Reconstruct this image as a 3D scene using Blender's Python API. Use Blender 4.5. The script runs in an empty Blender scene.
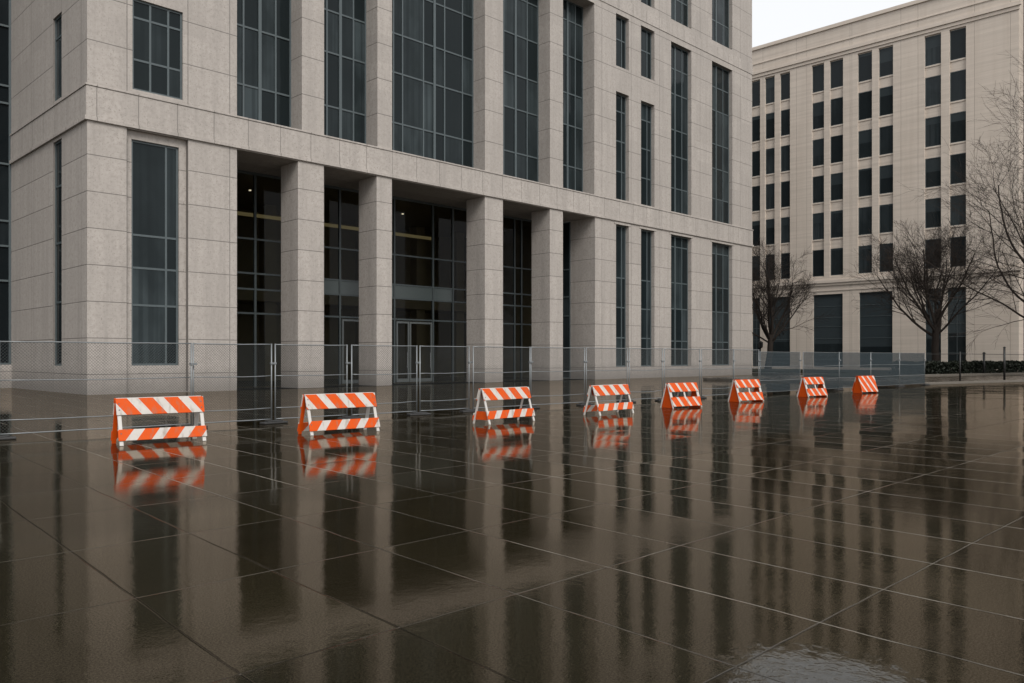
import bpy, math, random
from mathutils import Vector, Matrix
R = math.radians
C = bpy.context.scene.collection
SC = bpy.context.scene

# ------------------------------------------------------------------ camera, sky, sun, exposure
CAM_H = 1.6
cd = bpy.data.cameras.new('camera')
cam = bpy.data.objects.new('camera', cd); C.objects.link(cam)
cam.location = (0, 0, CAM_H)
cam.rotation_euler = (R(90), 0, R(44.86 - 90))
cd.sensor_width = 36.0
cd.lens = 820.5 / 1024 * 36.0
cd.shift_y = 15.5 / 1024
cd.clip_end = 3000
SC.camera = cam

SUN_DIR = Vector((-0.34, -0.85, 0.85)).normalized()
wd = bpy.data.worlds.new('World'); SC.world = wd; wd.use_nodes = True
wn = wd.node_tree.nodes; wl = wd.node_tree.links
bg = wn['Background']
sky = wn.new('ShaderNodeTexSky'); sky.sky_type = 'NISHITA'; sky.sun_disc = False
sky.sun_elevation = math.asin(SUN_DIR.z); sky.sun_rotation = math.atan2(SUN_DIR.x, SUN_DIR.y)
sky.dust_density = 6.0; sky.air_density = 1.0
hs = wn.new('ShaderNodeHueSaturation'); hs.inputs['Saturation'].default_value = 0.12
mixw = wn.new('ShaderNodeMixRGB'); mixw.inputs['Fac'].default_value = 0.78
mixw.inputs['Color2'].default_value = (7.6, 7.75, 8.0, 1)      # the even white of an overcast deck
wl.new(sky.outputs[0], hs.inputs['Color']); wl.new(hs.outputs[0], mixw.inputs['Color1'])
wl.new(mixw.outputs[0], bg.inputs['Color']); bg.inputs['Strength'].default_value = 0.097
sd = bpy.data.lights.new('sun', 'SUN'); sd.energy = 1.5; sd.angle = R(25); sd.color = (1, .95, .89)
sun = bpy.data.objects.new('sun', sd); C.objects.link(sun)
sun.rotation_euler = SUN_DIR.to_track_quat('Z', 'Y').to_euler()
SC.view_settings.view_transform = 'Standard'; SC.view_settings.look = 'None'
SC.view_settings.gamma = 1; SC.view_settings.use_curve_mapping = False
SC.view_settings.exposure = 0.60

# ------------------------------------------------------------------ helpers
class MB:
    def __init__(s): s.v = []; s.f = []
    def add(s, vs, fs):
        n = len(s.v); s.v += [tuple(v) for v in vs]; s.f += [tuple(i + n for i in f) for f in fs]
    def quad(s, a, b, c, d): s.add([a, b, c, d], [(0, 1, 2, 3)])
    def box(s, x0, x1, y0, y1, z0, z1):
        s.add([(x0,y0,z0),(x1,y0,z0),(x1,y1,z0),(x0,y1,z0),(x0,y0,z1),(x1,y0,z1),(x1,y1,z1),(x0,y1,z1)],
              [(0,3,2,1),(4,5,6,7),(0,1,5,4),(1,2,6,5),(2,3,7,6),(3,0,4,7)])
    def obox(s, p, u, v, w):       # parallelepiped round centre p with half axes u, v, w
        p, u, v, w = Vector(p), Vector(u), Vector(v), Vector(w)
        c = [p-u-v-w, p+u-v-w, p+u+v-w, p-u+v-w, p-u-v+w, p+u-v+w, p+u+v+w, p-u+v+w]
        s.add(c, [(0,3,2,1),(4,5,6,7),(0,1,5,4),(1,2,6,5),(2,3,7,6),(3,0,4,7)])
    def tube(s, pts, rad, n=8, cap=True):
        pts = [Vector(p) for p in pts]
        if not hasattr(rad, '__len__'): rad = [rad]*len(pts)
        base = len(s.v); t0 = None
        for i, p in enumerate(pts):
            t = (pts[min(i+1, len(pts)-1)] - pts[max(i-1, 0)]).normalized()
            if t0 is None:
                a = Vector((0,0,1)) if abs(t.z) < .9 else Vector((1,0,0))
                x = t.cross(a).normalized()
            else:
                x = (x - t*x.dot(t)).normalized()
            t0 = t; y = t.cross(x)
            for k in range(n):
                an = 2*math.pi*k/n
                s.v.append(tuple(p + (x*math.cos(an) + y*math.sin(an))*rad[i]))
        for i in range(len(pts)-1):
            for k in range(n):
                a = base+i*n+k; b = base+i*n+(k+1) % n
                s.f.append((a, b, b+n, a+n))
        if cap:
            s.f.append(tuple(base+k for k in range(n-1, -1, -1)))
            s.f.append(tuple(base+(len(pts)-1)*n+k for k in range(n)))
    def build(s, name, mat, parent=None, loc=(0,0,0), rz=0, smooth=False, bevel=0):
        me = bpy.data.meshes.new(name); me.from_pydata(s.v, [], s.f); me.update()
        me.materials.append(mat)
        if smooth:
            for p in me.polygons: p.use_smooth = True
        o = bpy.data.objects.new(name, me); C.objects.link(o)
        o.location = loc; o.rotation_euler = (0, 0, rz)
        if parent: o.parent = parent
        if bevel:
            b = o.modifiers.new('bevel', 'BEVEL'); b.width = bevel; b.segments = 2; b.limit_method = 'ANGLE'
        return o

def tag(o, label=None, cat=None, group=None, kind=None):
    if label: o['label'] = label
    if cat: o['category'] = cat
    if group: o['group'] = group
    if kind: o['kind'] = kind
    return o
def thing(name, label, cat, loc=(0,0,0), rz=0, group=None):
    o = bpy.data.objects.new(name, None); C.objects.link(o)
    o.empty_display_size = .2
    o.location = loc; o.rotation_euler = (0,0,rz)
    return tag(o, label, cat, group)
def copy_part(o, parent, loc=None, rz=None):
    c = o.copy(); C.objects.link(c); c.parent = parent
    if loc is not None: c.location = loc
    if rz is not None: c.rotation_euler = (0,0,rz)
    for ch in list(o.children):
        d = ch.copy(); C.objects.link(d); d.parent = c
    return c

# pixel rays of the survey (used only to turn measured bearings into plan positions)
FX = (math.cos(R(44.86)), math.sin(R(44.86))); RX = (math.sin(R(44.86)), -math.cos(R(44.86)))
def ray(px):
    u = (px-512)/820.5
    return FX[0]+u*RX[0], FX[1]+u*RX[1]
def at(px, Z): r = ray(px); return r[0]*Z, r[1]*Z

# ------------------------------------------------------------------ material helpers
class NT:
    def __init__(s, name):
        s.m = bpy.data.materials.new(name); s.m.use_nodes = True
        s.t = s.m.node_tree; s.n = s.t.nodes; s.b = s.n['Principled BSDF']; s.out = s.n['Material Output']
    def new(s, t, **k):
        n = s.n.new(t)
        for a, v in k.items(): setattr(n, a, v)
        return n
    def put(s, inp, v):
        if isinstance(v, bpy.types.NodeSocket): s.t.links.new(v, inp)
        else: inp.default_value = v
    def math(s, op, a, b=None, c=None, clamp=False):
        n = s.new('ShaderNodeMath', operation=op); n.use_clamp = clamp
        s.put(n.inputs[0], a)
        if b is not None: s.put(n.inputs[1], b)
        if c is not None: s.put(n.inputs[2], c)
        return n.outputs[0]
    def obj(s): return s.new('ShaderNodeTexCoord').outputs['Object']
    def pos(s): return s.new('ShaderNodeNewGeometry').outputs['Position']
    def sep(s, v):
        n = s.new('ShaderNodeSeparateXYZ'); s.put(n.inputs[0], v); return n.outputs
    def comb(s, x, y, z):
        n = s.new('ShaderNodeCombineXYZ')
        for i, v in enumerate((x, y, z)): s.put(n.inputs[i], v)
        return n.outputs[0]
    def scale(s, v, sc):
        n = s.new('ShaderNodeVectorMath', operation='MULTIPLY'); s.put(n.inputs[0], v); n.inputs[1].default_value = sc
        return n.outputs[0]
    def noise(s, v, sc, det=3, rough=.55, dist=0):
        n = s.new('ShaderNodeTexNoise'); s.put(n.inputs['Vector'], v)
        n.inputs['Scale'].default_value = sc; n.inputs['Detail'].default_value = det
        n.inputs['Roughness'].default_value = rough; n.inputs['Distortion'].default_value = dist
        return n.outputs['Fac']
    def ramp(s, f, stops):
        n = s.new('ShaderNodeValToRGB'); s.put(n.inputs[0], f)
        e = n.color_ramp.elements
        while len(e) < len(stops): e.new(.5)
        for i, (p, c) in enumerate(stops):
            e[i].position = p; e[i].color = c if len(c) == 4 else (*c, 1)
        return n.outputs[0]
    def mix(s, f, a, b, mode='MIX'):
        n = s.new('ShaderNodeMixRGB', blend_type=mode); s.put(n.inputs[0], f)
        for i, v in ((1, a), (2, b)):
            s.put(n.inputs[i], v if isinstance(v, bpy.types.NodeSocket) else ((*v, 1) if len(v) == 3 else v))
        return n.outputs[0]
    def bump(s, h, strength, dist=.02, prev=None):
        n = s.new('ShaderNodeBump'); n.inputs['Strength'].default_value = strength; n.inputs['Distance'].default_value = dist
        s.put(n.inputs['Height'], h)
        if prev is not None: s.put(n.inputs['Normal'], prev)
        return n.outputs[0]
    def set(s, **k):
        for a, v in k.items():
            inp = s.b.inputs[a.replace('_', ' ')]
            if isinstance(v, tuple) and len(v) == 3: v = (*v, 1)
            s.put(inp, v)
    def line(s, v, period, off, half, wob=0):
        """1 on lines at off + k*period"""
        a = s.math('ADD', v, -off+period*100.5)
        a = s.math('PINGPONG', a, period*.5) if False else s.math('ABSOLUTE', s.math('SUBTRACT', s.math('MODULO', a, period), period*.5))
        n = s.new('ShaderNodeMapRange'); n.inputs['From Min'].default_value = half; n.inputs['From Max'].default_value = half*.4
        s.put(n.inputs['Value'], a); return n.outputs[0]
    def lines_at(s, v, xs, half):
        m = None
        for x in xs:
            d = s.math('ABSOLUTE', s.math('SUBTRACT', v, x))
            m = d if m is None else s.math('MINIMUM', m, d)
        n = s.new('ShaderNodeMapRange'); n.inputs['From Min'].default_value = half; n.inputs['From Max'].default_value = half*.4
        s.put(n.inputs['Value'], m); return n.outputs[0]

def granite(name, base, dark, course_lo, off_lo, split, course_hi, off_hi, verts=None, vperiod=None, speck=.85, half=.026, streak=.5):
    k = NT(name); p = k.obj(); x, y, z = k.sep(p)
    fine = k.noise(p, 11, 4, .8)
    mid = k.noise(p, 1.3, 4, .6)
    st = k.noise(k.scale(p, (2.2, 2.2, .12)), 1.0, 4, .65)
    col = k.ramp(fine, [(.34, dark), (.46, base), (.56, base), (.68, tuple(min(1, c*1.28) for c in base))])
    fl = k.noise(p, 5.5, 2, .6)
    col = k.mix(k.math('MULTIPLY', k.ramp(fl, [(.52, (0,0,0)), (.68, (1,1,1))]), .35), k.mix(speck, base, col), dark)
    col = k.mix(k.math('MULTIPLY', k.ramp(mid, [(.35, (1,1,1)), (.65, (0,0,0))]), .28), col, tuple(c*.72 for c in base))
    col = k.mix(k.math('MULTIPLY', k.ramp(st, [(.45, (0,0,0)), (.72, (1,1,1))]), streak), col, tuple(c*.62 for c in base))
    # each block takes a slightly different tone
    blk = k.new('ShaderNodeTexWhiteNoise', noise_dimensions='2D')
    k.put(blk.inputs['Vector'], k.comb(k.math('FLOOR', k.math('MULTIPLY', k.math('ADD', x, 200.3), .55)), k.math('FLOOR', k.math('DIVIDE', k.math('SUBTRACT', z, off_lo), course_lo)), 0))
    col = k.mix(k.math('MULTIPLY', blk.outputs['Value'], .36), col, tuple(c*.70 for c in base))
    lo = k.line(z, course_lo, off_lo, half); hi = k.line(z, course_hi, off_hi, half)
    up = k.math('GREATER_THAN', z, split)
    j = k.math('ADD', k.math('MULTIPLY', lo, k.math('SUBTRACT', 1, up)), k.math('MULTIPLY', hi, up))
    if verts: j = k.math('MAXIMUM', j, k.lines_at(x, verts, half*.9))
    if vperiod: j = k.math('MAXIMUM', j, k.line(x, vperiod, .37, half*.8))
    col = k.mix(k.math('MULTIPLY', j, .75), col, tuple(c*.28 for c in base))
    # splash-back grime near the ground
    mr = k.new('ShaderNodeMapRange'); k.put(mr.inputs[0], k.math('ADD', z, k.math('MULTIPLY', mid, -.5)))
    mr.inputs[1].default_value = .95; mr.inputs[2].default_value = -.1
    col = k.mix(k.math('MULTIPLY', mr.outputs[0], .75), col, tuple(c*.40 for c in base))
    h = k.math('SUBTRACT', k.math('MULTIPLY', fine, .12), j)
    k.set(Base_Color=col, Roughness=.72, Specular_IOR_Level=.25, Normal=k.bump(h, .5, .02))
    return k.m

FRONT_V = [13.49, 16.18, 18.2, 46.4, 49.9, 53.6, 59.4, 66.0]
STONE = (.382, .351, .322); STONE_D = (.16, .138, .122)
M = {}
M['front'] = granite('granite_front', STONE, STONE_D, 1.55, 11.7, 12.4, 1.95, 13.05, verts=[v-11.87 for v in FRONT_V])
M['side'] = granite('granite_side', STONE, STONE_D, 1.55, 11.7, 12.4, 1.95, 13.05, verts=[3.45, 6.85, 8.05, 10.65])
M['pier'] = granite('granite_pier', STONE, STONE_D, 1.55, 11.7, 12.4, 1.95, 13.05)
M['ledge'] = granite('granite_ledge', tuple(c*1.04 for c in STONE), STONE_D, 50, 40, 90, 50, 40, vperiod=1.72, streak=.6)
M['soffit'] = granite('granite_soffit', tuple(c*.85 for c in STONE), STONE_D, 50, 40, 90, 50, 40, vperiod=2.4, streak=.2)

def lime(name, base, verts=None, half=.03, course=.72):
    k = NT(name); p = k.obj(); x, y, z = k.sep(p)
    fine = k.noise(p, 9, 3, .6); band = k.noise(k.scale(p, (.12, .12, 3.2)), 1, 3, .6)
    st = k.noise(k.scale(p, (1.2, 1.2, .07)), 1.0, 4, .65)
    col = k.mix(k.math('MULTIPLY', k.ramp(band, [(.35, (0,0,0)), (.7, (1,1,1))]), .7), base, tuple(c*.78 for c in base))
    col = k.mix(k.math('MULTIPLY', k.ramp(st, [(.45, (0,0,0)), (.7, (1,1,1))]), .28), col, tuple(c*a for c, a in zip(base, (.66, .62, .58))))
    col = k.mix(k.math('MULTIPLY', fine, .2), col, tuple(c*.7 for c in base))
    j = k.line(z, course, 10.2, half*.7)
    if verts: j2 = k.lines_at(x, verts, half*1.4); j = k.math('MAXIMUM', k.math('MULTIPLY', j, .55), j2)
    col = k.mix(k.math('MULTIPLY', j, .38), col, tuple(c*.35 for c in base))
    k.set(Base_Color=col, Roughness=.85, Specular_IOR_Level=.15, Normal=k.bump(k.math('SUBTRACT', k.math('MULTIPLY', fine, .2), j), .4, .03))
    return k.m
LIME = (.55, .485, .42)
M['lime'] = lime('limestone', LIME)
M['limetrim'] = lime('limestone_trim', tuple(c*1.05 for c in LIME), course=60)
M['greystone'] = lime('grey_stone', (.13, .13, .135), course=1.1)

def plain(name, col, rough=.6, metal=0, spec=.5, nscale=8, var=.25, bump=0):
    k = NT(name); p = k.obj(); n = k.noise(p, nscale, 4, .6)
    k.set(Base_Color=k.mix(k.math('MULTIPLY', n, var*2), col, tuple(c*.5 for c in col)), Roughness=rough, Metallic=metal, Specular_IOR_Level=spec)
    if bump: k.set(Normal=k.bump(n, bump, .02))
    return k.m
M['frame'] = plain('dark_window_metal', (.070, .090, .096), .45, .0, .5)
M['steel'] = plain('galvanised_steel', (.22, .235, .24), .45, .5, .5, 12, .3)
M['wire'] = plain('galvanised_wire', (.085, .092, .092), .6, .2, .3, 5, .3)
M['bluewire'] = plain('blue_grey_wire', (.066, .088, .100), .65, 0, .2, 5, .3)
M['entry'] = plain('entrance_metal', (.040, .050, .052), .45, 0, .4)
M['doorframe'] = plain('door_metal', (.085, .095, .095), .4, .2, .5)
M['rubber'] = plain('black_rubber', (.04, .04, .04), .6, 0, .4, 20, .4, .3)
M['black'] = plain('black_iron', (.012, .012, .012), .5, 0, .4)
M['bark'] = plain('wet_bark', (.027, .0205, .0165), .85, 0, .2, 14, .5, .6)
M['lawn'] = plain('lawn_soil', (.02, .022, .012), .95, 0, .1, 3, .5, .6)
M['kerb'] = plain('kerb_concrete', (.13, .115, .095), .5, 0, .4, 6, .35, .2)
M['lobbywall'] = plain('lobby_stone', (.30, .24, .15), .5, 0, .3, 1, .3)
M['lobbyfloor'] = plain('lobby_floor', (.06, .05, .04), .25, 0, .5, 3, .3)

def glass_dark(name, tint, refl=.22, curtain=.5, blind=0):
    k = NT(name); p = k.obj(); x, y, z = k.sep(p)
    oi = k.new('ShaderNodeObjectInfo').outputs['Random']
    off = k.math('MULTIPLY', oi, 37.0)
    q = k.comb(k.math('ADD', x, off), y, k.math('ADD', z, off))
    isl = k.new('ShaderNodeNewGeometry').outputs['Random Per Island']
    rnd = k.math('FRACT', k.math('ADD', k.math('MULTIPLY', isl, 3.7), k.math('MULTIPLY', oi, 5.3)))
    fold = k.noise(k.scale(q, (4.5, 4.5, .04)), 1, 2, .5)
    blotch = k.noise(k.scale(q, (.5, .5, .28)), 1, 3, .6)
    drape = k.math('MULTIPLY', k.ramp(rnd, [(.42, (.06,.06,.06)), (.60, (.35,.35,.35)), (.95, (1,1,1))]), k.ramp(fold, [(.40, (.55,.55,.55)), (.56, (1,1,1))]))
    f = k.math('MULTIPLY', drape, k.ramp(blotch, [(.36, (.25,.25,.25)), (.62, (1,1,1))]))
    if blind:
        r2 = k.math('FRACT', k.math('MULTIPLY', oi, 91.7))
        down = k.math('GREATER_THAN', z, k.math('ADD', blind*.35, k.math('MULTIPLY', r2, blind*1.1)))
        f = k.math('MAXIMUM', k.math('MULTIPLY', f, .6), k.math('MULTIPLY', down, k.math('ADD', .35, k.math('MULTIPLY', r2, .5))))
    col = k.mix(k.math('MULTIPLY', f, curtain), tint, tuple(c*3.6+.018 for c in tint))
    wob = k.noise(k.scale(q, (.9, .9, .6)), 1, 2, .5)
    k.set(Base_Color=col, Roughness=.06, Specular_IOR_Level=refl, Normal=k.bump(wob, .25, .05))
    return k.m
M['pane'] = glass_dark('tinted_glass', (.0090, .0130, .0143), .13, .8)
M['pane_far'] = glass_dark('office_glass', (.0100, .0140, .0158), .17, .85, 2.92)
M['curtain_glass'] = glass_dark('curtain_wall_glass', (.006, .0085, .0098), .13, .3)

def see_glass():
    k = NT('lobby_glass')
    tr = k.new('ShaderNodeBsdfTransparent'); tr.inputs[0].default_value = (.42, .44, .42, 1)
    gl = k.new('ShaderNodeBsdfGlossy'); gl.inputs['Roughness'].default_value = .03
    fr = k.new('ShaderNodeFresnel'); fr.inputs[0].default_value = 1.22
    mx = k.new('ShaderNodeMixShader'); k.put(mx.inputs[0], fr.outputs[0])
    k.t.links.new(tr.outputs[0], mx.inputs[1]); k.t.links.new(gl.outputs[0], mx.inputs[2])
    k.t.links.new(mx.outputs[0], k.out.inputs['Surface'])
    return k.m
M['lobbyglass'] = see_glass()
M['spandrel'] = plain('spandrel_panel', (.05, .062, .062), .35, 0, .4)
k = NT('cove_lamp'); k.set(Base_Color=(.8, .7, .4), Emission_Color=(1, .74, .34)); k.b.inputs['Emission Strength'].default_value = .07
M['lamp'] = k.m
k = NT('spot_lamp'); k.set(Base_Color=(.8, .7, .5), Emission_Color=(1, .85, .6)); k.b.inputs['Emission Strength'].default_value = 1.0
M['spot'] = k.m

def stripes(name, slope, period=.45, phase=0.0, duty=.57):
    k = NT(name); p = k.obj(); x, y, z = k.sep(p)
    t = k.math('ADD', k.math('ADD', x, k.math('MULTIPLY', z, slope)), 100*period + phase)
    t = k.math('DIVIDE', k.math('MODULO', t, period), period)
    f = k.math('LESS_THAN', t, duty)
    dirt = k.noise(p, 7, 4, .65); dirt2 = k.noise(k.scale(p, (6, 6, 1.2)), 2, 3)
    org = k.mix(k.math('MULTIPLY', dirt, .35), (.58, .074, .0045), (.34, .050, .012))
    wht = k.mix(k.math('MULTIPLY', dirt, .5), (.52, .495, .465), (.32, .285, .25))
    col = k.mix(f, wht, org)
    col = k.mix(k.math('MULTIPLY', k.ramp(dirt2, [(.52, (0,0,0)), (.74, (1,1,1))]), .6), col, (.20, .15, .11))
    k.set(Base_Color=col, Roughness=.5, Specular_IOR_Level=.14)
    return k.m
M['str_back'] = stripes('orange_white_stripes_falling', .80, .45, .17)
M['str_far'] = stripes('orange_white_stripes_narrow', .62, .36, .12, .70)
M['str_fwd'] = stripes('orange_white_stripes_rising', -.80, .45, .1)
M['orange'] = plain('orange_plastic', (.56, .068, .0035), .5, 0, .15, 6, .22)
M['white'] = plain('white_leg_paint', (.55, .53, .50), .45, 0, .4, 9, .25)

def plaza_mat():
    k = NT('wet_granite_paving'); p = k.pos(); x, y, z = k.sep(p)
    w = k.noise(p, .9, 2); w = k.math('ADD', k.math('MULTIPLY', k.math('SUBTRACT', w, .5), .05), k.math('MULTIPLY', k.math('SUBTRACT', k.noise(p, 14, 3, .7), .5), .012))
    xs = k.math('ADD', k.math('SUBTRACT', x, k.math('MULTIPLY', y, .075)), w)
    ys = k.math('ADD', y, k.math('MULTIPLY', w, .8))
    jx = k.line(xs, .992, 1.675, .010); jy = k.line(ys, 1.72, 2.17, .0095)
    j = k.math('MAXIMUM', jx, jy)
    cell = k.new('ShaderNodeTexWhiteNoise', noise_dimensions='2D')
    k.put(cell.inputs['Vector'], k.comb(k.math('FLOOR', k.math('DIVIDE', k.math('ADD', xs, 500*.992-1.675), .992)), k.math('FLOOR', k.math('DIVIDE', k.math('ADD', ys, 500*1.72-2.17), 1.72)), 0))
    grain = k.noise(p, 85, 4, .85); grain2 = k.noise(p, 58, 3, .75)
    big = k.noise(p, .35, 4, .6); mid = k.noise(p, 2.2, 4, .6)
    base = k.mix(k.ramp(grain, [(.42, (0,0,0)), (.60, (1,1,1))]), (.0045, .0038, .0021), (.040, .0335, .0195))
    base = k.mix(k.math('MULTIPLY', cell.outputs['Value'], .5), base, (.009, .0072, .0045))
    base = k.mix(k.math('MULTIPLY', k.ramp(big, [(.4, (0,0,0)), (.65, (1,1,1))]), .5), base, (.009, .0075, .004))
    # joints: dark sealant near by, sky glint painted pale into the far ones
    sky_glint = k.ramp(k.noise(p, .22, 3, .6), [(.40, (0,0,0)), (.58, (1,1,1))])
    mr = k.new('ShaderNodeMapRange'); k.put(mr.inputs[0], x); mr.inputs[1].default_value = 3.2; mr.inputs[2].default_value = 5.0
    sky_glint = k.math('MAXIMUM', k.math('MULTIPLY', k.math('MULTIPLY', mr.outputs[0], k.math('ADD', k.math('MULTIPLY', sky_glint, .75), .25)), jx), k.math('MULTIPLY', k.math('MULTIPLY', jy, .48), k.math('ADD', k.math('MULTIPLY', sky_glint, .6), .4)))
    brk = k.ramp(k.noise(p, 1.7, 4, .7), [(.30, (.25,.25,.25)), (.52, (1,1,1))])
    sky_glint = k.math('MULTIPLY', sky_glint, brk)
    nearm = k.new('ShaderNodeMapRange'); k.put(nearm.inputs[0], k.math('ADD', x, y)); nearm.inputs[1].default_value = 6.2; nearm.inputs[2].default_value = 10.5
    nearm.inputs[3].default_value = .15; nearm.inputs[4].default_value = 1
    sky_glint = k.math('MAXIMUM', k.math('MULTIPLY', sky_glint, nearm.outputs[0]), k.math('MULTIPLY', k.math('MULTIPLY', sky_glint, jx), .75))
    jc = k.mix(sky_glint, (.008, .007, .005), (.30, .275, .235))
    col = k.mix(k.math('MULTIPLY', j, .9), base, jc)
    rough = k.math('ADD', k.math('MULTIPLY', k.ramp(mid, [(.35, (0,0,0)), (.7, (1,1,1))]), .04), .03)
    rough = k.math('ADD', rough, k.math('MULTIPLY', k.math('MULTIPLY', j, sky_glint), .6))
    rough = k.math('ADD', rough, k.math('MULTIPLY', k.ramp(big, [(.52, (0,0,0)), (.72, (1,1,1))]), .10))
    ripple = k.noise(p, 11, 4, .62, .4); swell = k.noise(p, 1.6, 2, .5, .3)
    # a settled dip near the corner slab: its skin of water tilts and shivers a little
    dpx = k.math('SUBTRACT', x, 3.93); dpy = k.math('SUBTRACT', y, 1.78)
    rr = k.math('SQRT', k.math('ADD', k.math('MULTIPLY', dpx, dpx), k.math('MULTIPLY', dpy, dpy)))
    pm = k.new('ShaderNodeMapRange'); k.put(pm.inputs[0], k.math('ADD', rr, k.math('MULTIPLY', k.math('SUBTRACT', k.noise(p, 9, 4, .7), .5), .9))); pm.inputs[1].default_value = .56; pm.inputs[2].default_value = .16
    gust = k.noise(p, 16, 3, .55, .5)
    dip = k.math('ADD', k.math('MULTIPLY', k.math('ADD', k.math('MULTIPLY', x, .709), k.math('MULTIPLY', y, .705)), .075), k.math('MULTIPLY', gust, .0062))
    # slabs laid a hair out of level, so reflections step at the joints
    tl = k.new('ShaderNodeVectorMath', operation='MULTIPLY_ADD'); k.put(tl.inputs[0], cell.outputs['Color']); tl.inputs[1].default_value = (.012, .012, 0); tl.inputs[2].default_value = (-.006, -.006, 1)
    tn = k.new('ShaderNodeVectorMath', operation='NORMALIZE'); k.put(tn.inputs[0], tl.outputs[0])
    n0 = k.bump(dip, 1.0, 1.0, tn.outputs[0]); n0n = n0.node; k.put(n0n.inputs['Strength'], pm.outputs[0])
    n1 = k.bump(swell, .05, .02, n0)
    n2 = k.bump(ripple, .06, .005, n1)
    chop = k.noise(p, 6.5, 3, .6, .3)
    n2 = k.bump(chop, 1.0, .00045, n2)
    n3 = k.bump(grain2, .15, .0009, n2)
    n4 = k.bump(j, -.5, .004, n3) if False else k.bump(k.math('SUBTRACT', 1, j), .35, .004, n3)
    df = k.new('ShaderNodeBsdfDiffuse'); k.put(df.inputs['Color'], col); k.put(df.inputs['Normal'], n4)
    gl = k.new('ShaderNodeBsdfGlossy'); k.put(gl.inputs['Roughness'], rough); k.put(gl.inputs['Normal'], n4)
    film = k.mix(k.ramp(grain, [(.43, (0,0,0)), (.57, (1,1,1))]), (.50, .445, .385), (.95, .86, .755))
    k.put(gl.inputs['Color'], k.mix(pm.outputs[0], film, (1, 1, 1)))
    fr = k.new('ShaderNodeFresnel'); fr.inputs['IOR'].default_value = 1.42; k.put(fr.inputs['Normal'], n3)
    fac = k.math('MULTIPLY', fr.outputs[0], k.math('SUBTRACT', 1, k.math('MULTIPLY', j, k.math('ADD', .35, k.math('MULTIPLY', sky_glint, .45)))))
    mx = k.new('ShaderNodeMixShader'); k.put(mx.inputs[0], fac)
    k.t.links.new(df.outputs[0], mx.inputs[1]); k.t.links.new(gl.outputs[0], mx.inputs[2])
    k.t.links.new(mx.outputs[0], k.out.inputs['Surface'])
    k.n.remove(k.b)
    return k.m
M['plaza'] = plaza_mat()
k = NT('wet_pavement'); p = k.pos(); x, y, z = k.sep(p)
n = k.noise(p, 1.1, 4, .6)
jj = k.math('MAXIMUM', k.line(x, 1.5, 0, .02), k.line(y, 1.5, 0, .02))
k.set(Base_Color=k.mix(k.math('MULTIPLY', jj, .6), k.mix(n, (.035, .028, .02), (.075, .06, .044)), (.03, .027, .02)), Roughness=k.math('ADD', k.math('MULTIPLY', n, .3), .12))
M['pavement'] = k.m
def leafmat():
    k = NT('hedge_leaves'); oi = k.noise(k.pos(), 9, 2)
    k.set(Base_Color=k.mix(oi, (.005, .0075, .005), (.014, .018, .010)), Roughness=.6, Specular_IOR_Level=.2); return k.m
M['leaf'] = leafmat()

# ------------------------------------------------------------------ ground
g = MB(); g.quad((-700,-700,0), (900,-700,0), (900,900,0), (-700,900,0))
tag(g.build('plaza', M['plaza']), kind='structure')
A = Vector((*at(925, 46.9), 0)); Bp = Vector((*at(1024, 52.5), 0)); D = (Bp-A).normalized(); Nn = Vector((-D.y, D.x, 0))
# raised pavement beyond the plaza with a kerb, then the planting bed
def prism(mb, pts, z0, z1):
    n = len(pts); mb.add([(p[0], p[1], z0) for p in pts] + [(p[0], p[1], z1) for p in pts],
        [tuple(range(n, 2*n))] + [(i, (i+1) % n, n+(i+1) % n, n+i) for i in range(n)])
E1 = A + D*70
pv = MB(); prism(pv, [(A.x+.2, A.y+.25), (E1.x, E1.y+.25), (130, 40), (130, 90), (70.5, 90), (70.5, 31), (A.x+.2, 31)], .0, .13)
tag(pv.build('pavement', M['pavement']), kind='structure')
kb = MB(); kb.obox(A+D*35+Vector((0,.12,.07)), D*35, Nn*.10, (0,0,.075))
tag(kb.build('kerb', M['kerb'], bevel=.02), kind='structure')
H0 = Vector((*at(905, 60.5), 0)); H1 = H0 + D*24
bed = MB(); prism(bed, [(H0.x-4, H0.y+.7), (H1.x, H1.y-.0), (H1.x+40, H1.y+6), (130, 80), (73, 80), (73, 30), (H0.x-4, 28)], .10, .24)
tag(bed.build('lawn', M['lawn']), kind='structure')
kb = MB(); kb.obox((H0+H1)/2+Nn*(-.15)+Vector((0,0,.19)), D*13, Nn*.12, (0,0,.11))
tag(kb.build('bed_kerb', M['kerb'], bevel=.02), kind='structure')

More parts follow.
